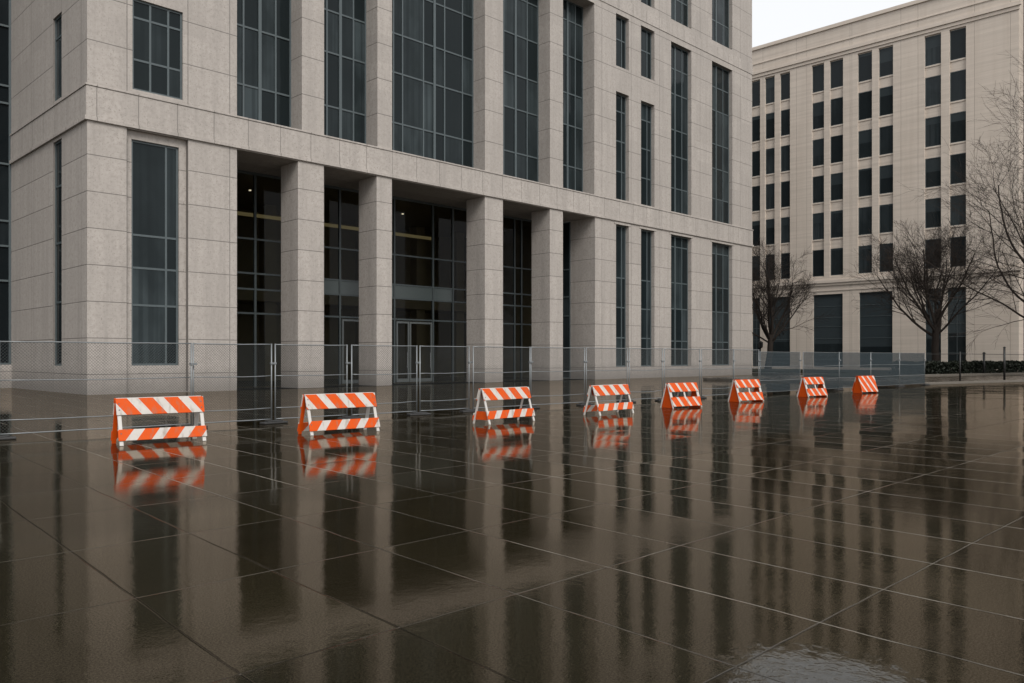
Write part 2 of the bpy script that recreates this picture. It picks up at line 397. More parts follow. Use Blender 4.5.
# ------------------------------------------------------------------ walls with openings, windows
def holed_wall(mb, u0, u1, z0, z1, openings, y=0.0):
    """front skin at depth y with openings (ua, ub, za, zb, depth) and their reveals"""
    us = sorted({u0, u1, *[o[0] for o in openings], *[o[1] for o in openings]})
    zs = sorted({z0, z1, *[o[2] for o in openings], *[o[3] for o in openings]})
    us = [u for u in us if u0 <= u <= u1]; zs = [z for z in zs if z0 <= z <= z1]
    for i in range(len(us)-1):
        run = None
        for jx in range(len(zs)-1):
            cu = (us[i]+us[i+1])/2; cz = (zs[jx]+zs[jx+1])/2
            solid = not any(o[0] < cu < o[1] and o[2] < cz < o[3] for o in openings)
            if solid:
                if run is None: run = zs[jx]
            if (not solid or jx == len(zs)-2) and run is not None:
                top = zs[jx+1] if solid else zs[jx]
                mb.quad((us[i], y, run), (us[i+1], y, run), (us[i+1], y, top), (us[i], y, top)); run = None
    for (a, b, c, d, dep) in openings:
        e = y+dep
        mb.quad((a, y, c), (a, y, d), (a, e, d), (a, e, c))
        mb.quad((b, y, c), (b, e, c), (b, e, d), (b, y, d))
        mb.quad((a, y, d), (b, y, d), (b, e, d), (a, e, d))
        mb.quad((a, y, c), (a, e, c), (b, e, c), (b, y, c))

def make_window(parent, w, h, vb, hb, loc, rz=0, pane='pane', bar=.09, dep=.07, edge=.09, thick=()):
    """window > frame, pane; local x across, z up, y into the building. vb/hb are bar positions"""
    f = MB()
    f.box(0, edge, 0, dep, 0, h); f.box(w-edge, w, 0, dep, 0, h)
    f.box(edge, w-edge, .003, dep, 0, edge); f.box(edge, w-edge, .003, dep, h-edge, h)
    for v in vb:
        b = bar*1.9 if v in thick else bar
        f.box(v-b/2, v+b/2, -.01 if v in thick else .006, dep, edge, h-edge)
    for z in hb: f.box(edge, w-edge, .012, dep, z-bar/2, z+bar/2)
    win = bpy.data.objects.new('window', None)
    o = f.build('window', M['frame'], parent, loc, rz)
    g = MB(); us = [edge*.5] + sorted(vb) + [w-edge*.5]; zs = [edge*.5] + sorted(hb) + [h-edge*.5]
    rnd = random.Random(int(w*1000+h*77+loc[0]*13))
    for a, b in zip(us, us[1:]):
        for c, d in zip(zs, zs[1:]):
            t = [dep*.55 + rnd.uniform(-.006, .006) for _ in range(4)]
            g.quad((a, t[0], c), (b, t[1], c), (b, t[1]+t[3]-t[0], d), (a, t[3], d))
    bpy.data.objects.remove(win)
    g.build('pane', M[pane], o)
    return o

# ------------------------------------------------------------------ MAIN BUILDING
YF = 37.05; XC = 11.87; XE = 68.1; TOP = 37.0; YG = 41.0; SIDE_D = 11.4
LB, LT = 11.55, 13.05
main = thing('office_building', 'big pale granite office building with tall dark windows and a columned entrance behind the fence', 'building', (XC, YF, 0), group=None)
def X(x): return x - XC
ops = []
wins = []   # (x0,x1,z0,z1,recess,vb,hb)
# corner pier windows
ops += [(X(13.49), X(16.18), .02, LB, .22), (X(13.72), X(15.95), 13.32, 17.32, .2), (X(13.72), X(15.95), 18.3, 26.7, .2), (X(13.72), X(15.95), 28.5, 35, .2)]
# porch (whole entrance opening is one deep recess; the columns stand in it)
PX0, PX1 = 18.56, 45.62
ops += [(X(PX0), X(PX1), .0, LB, 2.3)]
# tall windows over the porch
tall = [(18.56, 22.07), (23.37, 26.75), (27.74, 34.86), (36.43, 40.85), (42.17, 45.55)]
for a, b in tall:
    ops += [(X(a), X(b), 13.06, 26.8, 1.15), (X(a), X(b), 28.5, 35, 1.15)]
narrow = [(48.05, 49.62), (51.14, 52.9)]
wide = [(55.16, 58.1), (61.28, 64.62)]
for a, b in narrow:
    ops += [(X(a), X(b), .88, 11.36, .38), (X(a), X(b), 13.22, 21.12, .38), (X(a), X(b), 23.0, 26.84, .38), (X(a), X(b), 28.6, 35, .38)]
for a, b in wide:
    ops += [(X(a), X(b), .88, 11.36, .42), (X(a), X(b), 13.2, 26.72, .42), (X(a), X(b), 28.5, 35, .42)]
w = MB(); holed_wall(w, 0, X(XE), 0, TOP, ops)
w.quad((X(XE), 0, 0), (X(XE), 30, 0), (X(XE), 30, TOP), (X(XE), 0, TOP))
w.quad((0, 0, TOP), (X(XE), 0, TOP), (X(XE), 30, TOP), (0, 30, TOP))
w.build('wall', M['front'], main)
# corner panel behind the lower corner window
cw = MB(); holed_wall(cw, X(13.49), X(16.18), .02, LB, [(X(13.76), X(15.86), 1.22, 11.18, .2)], y=.22)
cw.build('window_surround', M['pier'], main)
# side wall (faces the left): local x runs from the back to the corner, rotated so that depth goes right
sw = MB(); SO = [(SIDE_D-4.56, SIDE_D-3.35, 1.2, 11.45, .16), (SIDE_D-4.56, SIDE_D-3.35, 13.3, 17.15, .16), (SIDE_D-4.56, SIDE_D-3.35, 18.3, 26.7, .16), (SIDE_D-4.56, SIDE_D-3.35, 28.5, 35, .16)]
holed_wall(sw, 0, SIDE_D, 0, TOP, SO)
sw.build('wall', M['side'], main, (0, SIDE_D, 0), R(-90))
bw = MB(); bw.quad((.002, SIDE_D, 0), (.002, SIDE_D, TOP), (.002, 30, TOP), (.002, 30, 0)); bw.build('wall', M['pier'], main)
for (a, b, c, d, e) in SO:
    make_window(main, b-a, d-c, [], [q for q in (2.9, 5.6, 8.2) if q < d-c-.5], (e-.08, SIDE_D-a, c), R(-90))
# ledges: face band with a fillet at its foot and head, on the front and the side
def ledge_front(z0, z1, proud, x0, x1):
    b = MB(); b.box(x0, x1, -proud, .05, z0, z1); return b
b = MB()
b.box(-.05, X(XE)+.05, -.05, .0-.002, LB+.22, LT)
b.box(-.11, X(XE)+.11, -.11, -.004, LB+.04, LB+.215)
b.box(-.09, X(XE)+.09, -.09, -.004, LT+.005, LT+.09)
b.build('ledge', M['ledge'], main, bevel=.012)
b = MB()
b.box(0, SIDE_D-.0, -.05, -.002, LB+.22, LT); b.box(0, SIDE_D+.0, -.11, -.004, LB+.04, LB+.215); b.box(0, SIDE_D, -.09, -.004, LT+.005, LT+.09)
b.build('ledge', M['ledge'], main, (0, SIDE_D, 0), R(-90), bevel=.012)
# upper string ledge between the storeys
b = MB(); b.box(-.04, X(XE)+.04, -.04, -.002, 27.2, 28.1); b.build('ledge', M['ledge'], main)
# corner windows
for (z0, z1, hb) in ((1.22, 11.18, [3.9, 5.55, 7.0]),):
    make_window(main, 2.1, z1-z0, [1.55], [q-z0+0 for q in hb], (X(13.76), .32, z0))
for (z0, z1, hb) in ((13.32, 17.32, [1.35, 3.2]), (18.3, 26.7, [2.4, 5.2]), (28.5, 35, [2.4, 4.6])):
    make_window(main, 2.23, z1-z0, [.8, 1.6], hb, (X(13.72), .1, z0))
# tall windows
TR = [15.1, 18.0, 20.25, 22.9, 25.4]
def bars(n, w): return [w*(i+1)/n for i in range(n-1)]
big = [.9, 1.55, 3.1, 3.95, 4.75, 6.2]
for (a, b), n in zip(tall, (4, 4, 0, 4, 4)):
    ww = b-a
    if n: vb = bars(n, ww); th = (vb[1],)
    else: vb = big; th = (3.95,)
    for z0, z1 in ((13.06, 26.8), (28.5, 35)):
        make_window(main, ww, z1-z0, vb, [t-13.06 for t in TR if t-13.06 < z1-z0-.4], (X(a), 1.05, z0), thick=th, bar=.09, dep=.10)
for a, b in narrow:
    for z0, z1 in ((.88, 11.36), (13.22, 21.12), (23.0, 26.84), (28.6, 35)):
        make_window(main, b-a, z1-z0, [(b-a)*.68], [q for q in (2.15, 4.4, 6.6) if q < z1-z0-.6], (X(a), .3, z0))
for a, b in wide:
    for z0, z1 in ((.88, 11.36), (13.2, 26.72), (28.5, 35)):
        ww = b-a
        make_window(main, ww, z1-z0, [ww*.36, ww*.70], [q for q in (2.0, 4.6, 6.7, 9.6, 11.6) if q < z1-z0-.6], (X(a), .33, z0), thick=(ww*.36,))
# sills of the wall windows
def sill(x0, x1, z):
    s = MB(); s.box(X(x0)-.08, X(x1)+.08, -.06, -.003, z-.14, z); s.build('sill', M['ledge'], main, bevel=.01)
for a, b in narrow + wide:
    s = MB(); s.box(X(a)-.22, X(b)+.22, -.035, -.003, 11.36, 11.50); s.build('lintel', M['ledge'], main, bevel=.01)
# columns of the porch
def column(x0, x1):
    c = MB(); c.box(0, x1-x0, 0, 1.72, 0, LB)
    return c.build('column', M['pier'], main, (X(x0), .0, 0), bevel=.018)
for a, b in ((21.85, 23.37), (26.70, 27.74), (34.86, 36.43), (40.85, 42.17)): column(a, b)
# porch: soffit, floor edge, end walls
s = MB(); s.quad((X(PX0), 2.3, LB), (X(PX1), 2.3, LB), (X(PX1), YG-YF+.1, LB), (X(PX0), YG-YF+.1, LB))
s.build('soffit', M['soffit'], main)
s = MB(); s.quad((X(PX0), 2.3, 0), (X(PX0), 2.3, LB), (X(PX0), 4.1, LB), (X(PX0), 4.1, 0)); s.build('wall', M['pier'], main)
mkw = make_window(main, 1.65, LB-.05, [], [4.6, 6.0, 8.0], (X(PX1)+.02, 2.3, .02), R(90), pane='pane')
# entrance glazing at the back of the porch
GW = PX1-PX0; GY = YG-YF
gl = MB()
xs_bars = [18.6, 21.6, 23.4, 25.2, 26.95, 28.7, 30.9, 34.0, 35.7, 37.2, 39.3, 41.5, 42.2, 43.9, 45.55]
f = MB()
for v in xs_bars: f.box(X(v)-.06, X(v)+.06, GY, GY+.14, 0, LB)
for z in (3.95, 5.25, 6.1, 7.95): f.box(X(PX0), X(PX1), GY+.02, GY+.12, z-.05, z+.05)
f.box(X(PX0), X(PX1), GY+.01, GY+.13, LB-.16, LB-.005)
fr = f.build('entrance_frame', M['entry'], main)
p_ = MB()
for a, b in zip(xs_bars, xs_bars[1:]):
    for c, d in ((.02, 3.95), (3.95, 5.25), (5.25, 6.1), (6.1, 7.95), (7.95, LB-.1)):
        if c == 5.25 and 25 < a < 35.5: continue
        p_.quad((X(a), GY+.07, c), (X(b), GY+.07, c), (X(b), GY+.07, d), (X(a), GY+.07, d))
p_.build('pane', M['lobbyglass'], fr)
sp = MB(); sp.box(X(25.25), X(35.65), GY+.05, GY+.09, 5.29, 6.06); sp.build('spandrel', M['spandrel'], fr)
for a, b in ((31.0, 32.0), (32.04, 33.86), (27.05, 28.6)):
    d = MB(); wd_ = b-a
    d.box(0, .11, 0, .09, .03, 3.82); d.box(wd_-.11, wd_, 0, .09, .03, 3.82); d.box(.11, wd_-.11, .003, .09, 3.7, 3.82); d.box(.11, wd_-.11, .003, .09, .03, .25)
    do = d.build('door', M['doorframe'], main, (X(a), GY-.06, 0), bevel=.006)
    hnd = MB(); hnd.tube([(wd_-.2, -.06, .9), (wd_-.2, -.06, 1.9)], .018); hnd.box(wd_-.21, wd_-.19, -.06, .02, 1.0, 1.03); hnd.box(wd_-.21, wd_-.19, -.06, .02, 1.77, 1.80)
    hnd.build('handle', M['steel'], do)
# lobby behind the glass
L = MB(); d0, d1 = GY+.2, GY+11
L.quad((X(PX0), d1, 0), (X(PX1), d1, 0), (X(PX1), d1, LB), (X(PX0), d1, LB))
L.quad((X(PX0), d0, 0), (X(PX0), d1, 0), (X(PX0), d1, LB), (X(PX0), d0, LB)); L.quad((X(PX1), d0, 0), (X(PX1), d0, LB), (X(PX1), d1, LB), (X(PX1), d1, 0))
L.quad((X(PX0), d0, LB-.02), (X(PX0), d1, LB-.02), (X(PX1), d1, LB-.02), (X(PX1), d0, LB-.02))
for v in (22.5, 26.5, 34, 39, 43): L.box(X(v), X(v)+.8, d1-3, d1-2.2, .02, LB-.03)
L.box(X(PX0)+.5, X(PX1)-.5, d1-3.5, d1-.02, 5.2, 5.9)
L.build('lobby_wall', M['lobbywall'], main)
L = MB(); L.quad((X(PX0), d0, .006), (X(PX1), d0, .006), (X(PX1), d1, .006), (X(PX0), d1, .006)); L.build('lobby_floor', M['lobbyfloor'], main)
cv = MB(); cv.box(X(20), X(37.5), d0+4.0, d0+4.12, 9.92, 10.12); cv.build('cove_light', M['lamp'], main)
for v, yy in ((22.4, 2.0), (33.2, 2), (36.5, 8), (41, 3)):
    cvs = MB(); cvs.box(X(v), X(v)+.1, d0+yy, d0+yy+.1, 11.0, 11.06); cvs.build('ceiling_spot', M['spot'], main)

# ------------------------------------------------------------------ glass wing set back on the left
wing = thing('glass_wing', 'dark glass curtain wall wing set back beside the granite corner at the left edge', 'building', (-14, YF+SIDE_D, 0))
WW = XC+14
wm = MB(); wm.box(0, WW-.002, 0, 12, 0, 1.2); wm.build('base_wall', M['pier'], wing)
f = MB()
zl = [1.2, 5.5, 7.3, 8.6, 11.55, 14.7, 15.6, 18.7, 22, 25.2, 28.4, 31.6, 34.8, 36.8]
for z in zl: f.box(0, WW-.002, .1, .26, z+.003, z+.10)
v = WW-.053
while v > .1: f.box(v-.05, v+.05, .08, .28, 1.2, 36.8); v -= 1.62
fo = f.build('mullions', M['frame'], wing)
g = MB()
v = WW-.06
while v > 1.7:
    for a, b in zip(zl, zl[1:]):
        g.quad((v-1.62, .2, a), (v, .2, a), (v, .2, b), (v-1.62, .2, b))
    v -= 1.62
g.build('glazing', M['curtain_glass'], wing)
r = MB(); r.box(0, WW-.002, .3, 12, 36.8, 37.2); r.build('roof', M['ledge'], wing)

# ------------------------------------------------------------------ RIGHT BUILDING (faces left)
XB = 87.5; YB0, YB1 = 20.45, 66.0
far = thing('limestone_building', 'beige limestone office block with rows of square dark windows behind the bare trees', 'building', (XB, YB1, 0))
def U(y): return YB1-y       # local x runs towards the viewer's right
cols = [(64.6,63.3), (62.6,61.3), (58.6,57.4), (56.7,55.4), (52.9,51.7), (50.9,49.6), (47.62,46.6), (45.85,44.80), (44.0,42.95), (40.27,39.03), (38.25,36.94), (35.24,33.89), (33.07,31.76), (28.58,27.18), (26.27,24.93)]
rowz = [10.45+4.06*i for i in range(6)]; WH = 2.92
cols = [(a+.14, b) for a, b in cols]
strips = [(U(a)-.0, U(b)+.0, 10.3, 33.75, .2) for a, b in cols]
gnd_w = [(64.6,61.3), (58.6,55.4), (52.9,49.6), (47.62,46.6), (45.6,42.95), (40.27,36.98), (35.24,31.82), (28.66,27.18), (26.63,24.93)]
gops = [(U(a), U(b), .5, 8.42, .25) for a, b in gnd_w]
w = MB(); holed_wall(w, 0, U(YB0), 0, 37.55, strips+gops)
for s in strips: holed_wall(w, s[0], s[1], 10.3, 33.75, [(s[0], s[1], z, z+WH, .08) for z in rowz], y=.2)
w.quad((U(YB0), 0, 0), (U(YB0), 30, 0), (U(YB0), 30, 37.55), (U(YB0), 0, 37.55))
w.quad((0, 0, 37.55), (U(YB0), 0, 37.55), (U(YB0), 30, 37.55), (0, 30, 37.55))
k_l = lime('limestone_front', LIME, verts=[U(y) for y in (48.4, 46.25, 42.2, 41.0, 36.2, 36.0, 31.0, 29.35, 24.2, 21.15, 53.6, 54.8, 48.7, 59.4, 60.6)])
w.build('wall', k_l, far, (0,0,0), R(-90))
t = MB(); UE = U(YB0)
t.box(-.2, UE+.10, -.10, -.003, 34.0, 34.35); t.box(-.2, UE+.22, -.22, -.003, 34.36, 34.75); t.box(-.2, UE+.08, -.08, -.003, 35.55, 35.7)
t.box(-.2, UE+.16, -.16, -.003, 37.2, 37.6)
t.build('cornice', M['limetrim'], far, (0,0,0), R(-90), bevel=.02)
t = MB(); t.box(-.2, UE+.12, -.12, -.003, 9.35, 9.62); t.box(-.2, UE+.24, -.24, -.003, 9.63, 9.98); t.box(-.2, UE+.06, -.06, -.003, 8.75, 8.9)
t.build('string_course', M['limetrim'], far, (0,0,0), R(-90), bevel=.02)
def far_window(w_, h_, vb, hb, loc):
    return make_window(far, w_, h_, vb, hb, loc, R(-90), pane='pane_far', bar=.045, edge=.06)
protos = {}
for (a, b) in cols:
    for z in rowz:
        key = round(a-b, 2)
        loc = (.21, -U(a), z)
        if key in protos: copy_part(protos[key], far, loc)
        else:
            protos[key] = wn_ = far_window(a-b, WH, [], [], loc)
            sl = MB(); sl.box(.004, a-b-.004, -.08, -.024, -.16, -.004); sl.build('sill', M['limetrim'], wn_, bevel=.008)
for (a, b) in gnd_w:
    n = 4 if a-b > 2 else 2
    far_window(a-b, 7.92, [] if n == 4 else bars(2, a-b), [1.5, 3.1, 4.4, 5.4, 6.6], (.17, -U(a), .5))
# grey block beyond its right-hand corner
gb = thing('grey_building', 'dark grey stone block just showing at the right edge past the beige building', 'building', (XB+1.6, YB0-.02, 0))
w = MB(); go = [(2.2+4*i, 3.6+4*i, 3+4.2*q, 5.6+4.2*q, .3) for i in range(5) for q in range(7)]
holed_wall(w, 0, 24, 0, 36.5, go); w.quad((0,0,36.5), (24,0,36.5), (24,20,36.5), (0,20,36.5)); w.build('wall', M['greystone'], gb, (0,0,0), R(-90))
pw = None
for (a, b, c, d, e) in go:
    if pw is None: pw = make_window(gb, b-a, d-c, [], [], (.22, -a, c), R(-90), pane='pane_far')
    else: copy_part(pw, gb, (.22, -a, c))

# ------------------------------------------------------------------ fence
FA = Vector((8.0, 18.05, 0)); FD = Vector((1, -.043, 0)).normalized()
def fence_at(px):
    r = ray(px); # solve r*t = FA + FD*s
    det = r[0]*(-FD.y) - (-FD.x)*r[1]
    t = (FA.x*(-FD.y) - (-FD.x)*FA.y)/det
    return Vector((r[0]*t, r[1]*t, 0))
posts = [fence_at(p) for p in (-4, 192, 274, 350, 419, 471, 530, 585, 628, 663, 700, 733, 760)]
last = fence_at(926); n_d = 5
posts += [posts[-1].lerp(last, (i+1)/n_d) for i in range(n_d)]
FH = 1.92
FRONT_OF = [
 'galvanised mesh fence panel reaching in from the left edge behind the nearest striped barricade',
 'galvanised mesh fence panel between the nearest striped barricade and the second one',
 'galvanised mesh fence panel standing directly behind the second striped barricade from the left',
 'galvanised mesh fence panel in front of the entrance doors, right of the second barricade',
 'narrow galvanised mesh fence panel just left of the third striped barricade, before the third column',
 'galvanised mesh fence panel directly behind the third striped barricade from the left',
 'galvanised mesh fence panel in the gap between the third and fourth striped barricades',
 'galvanised mesh fence panel directly behind the fourth striped barricade from the left',
 'narrow galvanised mesh fence panel between the fourth and fifth striped barricades',
 'galvanised mesh fence panel directly behind the fifth striped barricade from the left',
 'galvanised mesh fence panel between the fifth and sixth striped barricades, before the last tall window',
 'galvanised mesh fence panel behind the sixth barricade, at the far corner of the granite building',
 'first dense blue-grey fence panel, just right of the granite building corner',
 'dense blue-grey fence panel left of the seventh barricade, beneath the smallest bare tree',
 'dense blue-grey fence panel right behind the seventh barricade, before the wide ground window',
 'dense blue-grey fence panel directly behind the last barricade on the right',
 'last dense blue-grey fence panel at the right-hand end of the fence, touching the hedge']
rng = random.Random(4)
for i in range(len(posts)-1):
    a, b = posts[i], posts[i+1]
    dense = i >= 12; FH = 1.84 if dense else 1.92
    jit = Vector((0, rng.uniform(-.05, .05), 0))
    a2, b2 = a+jit, b+jit+Vector((0, rng.uniform(-.05, .05), 0))
    L_ = (b2-a2).length - .09; ang = math.atan2((b2-a2).y, (b2-a2).x)
    t = thing('temporary_fence', FRONT_OF[i], 'fence panel', a2+(b2-a2).normalized()*.045, ang, 'temporary fence panels')
    rr = .013 if dense else .018; z0 = .11
    sag = rng.uniform(.008, .03)
    for x_ in (0, L_):
        m = MB(); m.tube([(x_, 0, .02), (x_, 0, FH)], rr, 8); m.build('post', M['steel'], t, smooth=True)
    zr = [z0, .38, 1.15, FH-.02] if not dense else [z0, .6, 1.2, FH-.02]
    for z in zr:
        m = MB(); n = 8
        sg = sag if z in zr[1:3] else .004
        m.tube([(L_*q/n, 0, z - sg*math.sin(math.pi*q/n) + rng.uniform(-.004, .004)) for q in range(n+1)], rr*.8 if z in (z0, FH-.02) else .012, 6)
        m.build('rail', M['steel'], t, smooth=True)
    m = MB()
    if dense:
        pitch, wr = .045, .0070
        q = pitch
        while q < L_-.02: m.tube([(q, .004, z0), (q, .004, FH-.03)], wr, 3, False); q += pitch
        z = z0+.05
        while z < FH-.05: m.tube([(.02, -.004, z), (L_-.02, -.004, z)], wr, 3, False); z += .06
        m.build('mesh', M['bluewire'], t)
    else:
        pitch, wr = .062, .0025
        hgt = FH-z0-.02
        q = -hgt
        while q < L_:
            for sgn in (1, -1):
                # diagonal from (q,z0) to (q+hgt, top), clipped to the panel
                x0_, x1_ = max(q, .02), min(q+hgt, L_-.02)
                if x1_-x0_ < .03: continue
                za, zb = z0+(x0_-q), z0+(x1_-q)
                if sgn < 0: za, zb = z0+hgt-(x0_-q), z0+hgt-(x1_-q)
                m.tube([(x0_, .003*sgn, za), (x1_, .003*sgn, zb)], wr, 3, False)
            q += pitch
        m.build('mesh', M['wire'], t)
    cl = MB(); cl.box(L_-.03, L_+.12, -.035, .035, 1.42, 1.47); cl.build('clamp', M['steel'], t, bevel=.005)
FOOT = ['at the left edge of the fence', 'behind the nearest striped barricade', 'between the first and second barricades', 'behind the second barricade', 'right of the second barricade, before the doors',
 'left of the third barricade', 'behind the third barricade', 'left of the fourth barricade', 'right of the fourth barricade', 'left of the fifth barricade', 'right of the fifth barricade', 'left of the sixth barricade', 'right of the sixth barricade at the granite corner',
 'left of the seventh barricade', 'right of the seventh barricade', 'left of the eighth barricade', 'right of the eighth barricade', 'at the right-hand end of the fence']
ft = MB()
ft.box(-.33, .33, -.11, .11, 0.002, .05); ft.box(-.22, .22, -.08, .08, .05, .08)
f0 = None
for i, p in enumerate(posts):
    if f0 is None: f0 = ft.build('rubber_block', M['rubber'], None, p, bevel=.02); o = f0
    else: o = f0.copy(); C.objects.link(o); o.location = p
    o.rotation_euler = (0, 0, R(rng.uniform(-9, 9)) + R(-2))
    tag(o, 'black rubber fence foot ' + FOOT[i], 'fence foot', 'rubber feet of the fence')

# ------------------------------------------------------------------ barricades
def barricade(label, px, py, yaw, kind, w=1.6, h=.86, d=.56, seed=0):
    Z = 820.5*CAM_H/(py-357); x, y = at(px, Z)
    dirv = Vector((math.cos(yaw), math.sin(yaw), 0)); back = Vector((-math.sin(yaw), math.cos(yaw), 0))
    c = Vector((x, y, 0)) + dirv*(w/2-.06) + back*(d/2)
    t = thing('barricade', label, 'barricade', c, yaw, 'striped barricades in front of the fence')
    def pl(zf, side=-1): return side*(d/2)*(1-zf/h) + side*.02       # y on the leg plane at height zf
    hx = w/2
    def board(z0, z1, side, mat, x0=-hx, x1=hx, name='board', th=.024):
        b = MB(); off = side*.016
        ya, yb = pl(z0, side)+off, pl(z1, side)+off
        n = Vector((0, side*h, (d/2))).normalized()*th
        b.add([(x0, ya, z0), (x1, ya, z0), (x1, yb, z1), (x0, yb, z1)] + [(q[0], q[1]+n.y, q[2]+n.z) for q in ((x0, ya, z0), (x1, ya, z0), (x1, yb, z1), (x0, yb, z1))],
              [(0,3,2,1),(4,5,6,7),(0,1,5,4),(1,2,6,5),(2,3,7,6),(3,0,4,7)] if side > 0 else [(0,1,2,3),(4,7,6,5),(0,4,5,1),(1,5,6,2),(2,6,7,3),(3,7,4,0)])
        return b.build(name, M[mat], t, bevel=.005)
    def leg(xx, side, mat, wid=.05):
        b = MB(); p0 = Vector((xx, pl(0, side), 0)); p1 = Vector((xx, pl(h-.03, side), h-.03))
        v = (p1-p0); nn = Vector((0, v.z, -v.y)).normalized()
        b.obox((p0+p1)/2, Vector((wid/2, 0, 0)), nn*.014, v/2)
        return b.build('leg', M[mat], t, bevel=.004)
    if kind == 'open':
        board(h-.30, h, -1, 'str_back'); board(h-.30, h, 1, 'str_back')
        board(.085, .285, -1, 'str_fwd'); board(.05, .23, 1, 'str_fwd')
        for sx in (-1, 1):
            leg(sx*(hx-.05), -1, 'white', .065); leg(sx*(hx-.05), 1, 'orange' if sx < 0 else 'white', .075)
        b = MB(); b.box(-hx+.02, hx-.02, -.02, .02, h-.035, h+.012); b.build('top_rail', M['white'], t, bevel=.006)
    elif kind == 'brace':
        board(h-.28, h, -1, 'str_back'); board(h-.28, h, 1, 'str_back')
        board(.12, .31, -1, 'str_fwd'); board(.08, .25, 1, 'str_fwd')
        for sx in (-1, 1):
            leg(sx*(hx-.05), -1, 'white', .055); leg(sx*(hx-.05), 1, 'white', .055)
            b = MB(); y1 = d/2*.86; b.add([(sx*(hx-.05), -y1, .10), (sx*(hx-.05), y1, .10), (sx*(hx-.05), pl(.30, 1)*.93, .30), (sx*(hx-.05), pl(.30, -1)*.93, .30)] + [(sx*(hx-.075), -y1, .10), (sx*(hx-.075), y1, .10), (sx*(hx-.075), pl(.30, 1)*.93, .30), (sx*(hx-.075), pl(.30, -1)*.93, .30)], [(0,1,2,3),(4,7,6,5),(0,4,5,1),(1,5,6,2),(2,6,7,3),(3,7,4,0)])
            if seed != 4: b.build('end_brace', M['orange'], t)
        b = MB(); b.box(-hx+.02, hx-.02, -.02, .02, h-.035, h+.012); b.build('top_rail', M['white'], t, bevel=.006)
    else:
        full = kind == 'full'
        if full: board(.05, h, -1, 'str_far'); board(.05, h, 1, 'str_far')
        else:
            for s_ in (-1, 1): board(.50, h, s_, 'str_far'); board(.05, .335, s_, 'str_far')
            for sx in (-.96, 0, .96):
                xx = sx*(hx-.03)
                for s_ in (-1, 1):
                    b = MB(); p0 = Vector((xx, pl(.335, s_), .335)); p1 = Vector((xx, pl(.5, s_), .5)); v = p1-p0; nn = Vector((0, v.z, -v.y)).normalized()
                    b.obox((p0+p1)/2, (.03,0,0), nn*.012, v/2)
                    b.build('strut', M['white'], t)
        for sx in (-1, 1):
            b = MB(); x0 = sx*(hx-.02); x1 = sx*(hx-.055)
            tri = [(-d/2*.99, .0), (d/2*.99, .0), (.03, h-.03), (-.03, h-.03)]
            b.add([(x0, q[0], q[1]) for q in tri]+[(x1, q[0], q[1]) for q in tri], [(0,1,2,3),(4,7,6,5),(0,4,5,1),(1,5,6,2),(2,6,7,3),(3,7,4,0)])
            b.build('end_panel', M['orange'], t, bevel=.008)
            if not full:
                for s_ in (-1, 1): leg(sx*(hx-.005), s_, 'white', .035)
        b = MB(); b.box(-hx+.01, hx-.01, -.03, .03, h-.02, h+.012); b.build('top_rail', M['orange'], t, bevel=.008)
    if kind in ('open', 'brace'):          # coach bolts through the boards into the front legs
        for sx in (-1, 1):
            for zz in (h-.09, h-.20, .22):
                b = MB(); yy = pl(zz, -1)-.042; b.tube([(sx*(hx-.05), yy+.012, zz), (sx*(hx-.05), yy-.006, zz-.003)], .013, 8)
                b.build('bolt', M['steel'], t)
    return t
barricade('nearest orange and white striped barricade at far left, showing an orange rear leg', 122, 446, R(-7), 'open', w=1.56, h=.84)
barricade('second striped barricade from the left, standing before the square entrance column', 312, 435.6, R(-4), 'open', w=1.66, h=.82, d=.5)
barricade('third striped barricade from the left, with an orange end brace between its white legs', 489.5, 424.6, R(2), 'brace', w=1.68, h=.84, d=.5, seed=3)
barricade('fourth striped barricade from the left, slim white legs open at the end', 600, 415.8, R(1), 'brace', w=1.63, h=.81, d=.52, seed=4)
barricade('fifth barricade from the left, orange end panels and a slot split by white struts', 674, 408.4, R(-10), 'panel', w=1.3, h=.77, d=.5)
barricade('sixth barricade from the left, at the far corner of the granite building, solid orange ends', 740.5, 402.2, R(-13), 'panel', w=1.24, h=.78, d=.5)
barricade('seventh barricade from the left, slanted stripes with a narrow dark slot, before the blue-grey fence', 809, 397.3, R(-12), 'panel', w=1.2, h=.78, d=.5)
barricade('last and farthest barricade on the right, striped solid down to the ground', 862.5, 393.3, R(-15), 'full', w=1.1, h=.75, d=.48)

# ------------------------------------------------------------------ hedge, posts
def hedge(p0, p1, depth, h, label):
    rd = random.Random(8); L_ = (p1-p0).length; d = (p1-p0).normalized(); n = Vector((-d.y, d.x, 0))
    t = thing('hedge', label, 'hedge', p0+Vector((0,0,.2)))
    m = MB()
    for _ in range(9000):
        s_ = rd.uniform(0, L_); q = rd.uniform(0, depth); z = h*rd.random()**.6
        top = h*(.93+.07*math.sin(s_*1.7)+.04*math.sin(s_*5.1))
        z = min(z, top)
        c = d*s_ + n*q + Vector((0, 0, z))
        a = Vector((rd.uniform(-1,1), rd.uniform(-1,1), rd.uniform(-1,1))).normalized(); b = a.cross(Vector((rd.uniform(-1,1), rd.uniform(-1,1), rd.uniform(-1,1)))).normalized()
        sz = rd.uniform(.06, .14)
        m.add([c-a*sz, c+b*sz*.6, c+a*sz, c-b*sz*.6], [(0,1,2,3)])
    m.build('foliage', M['leaf'], t)
    m = MB(); s_ = .3
    while s_ < L_:
        c = d*s_ + n*(depth*.5); m.tube([c, c+Vector((rd.uniform(-.1,.1), rd.uniform(-.1,.1), h*.8))], [.03, .012], 5); s_ += .7
    tag(m.build('stems', M['bark'], t), kind='stuff')
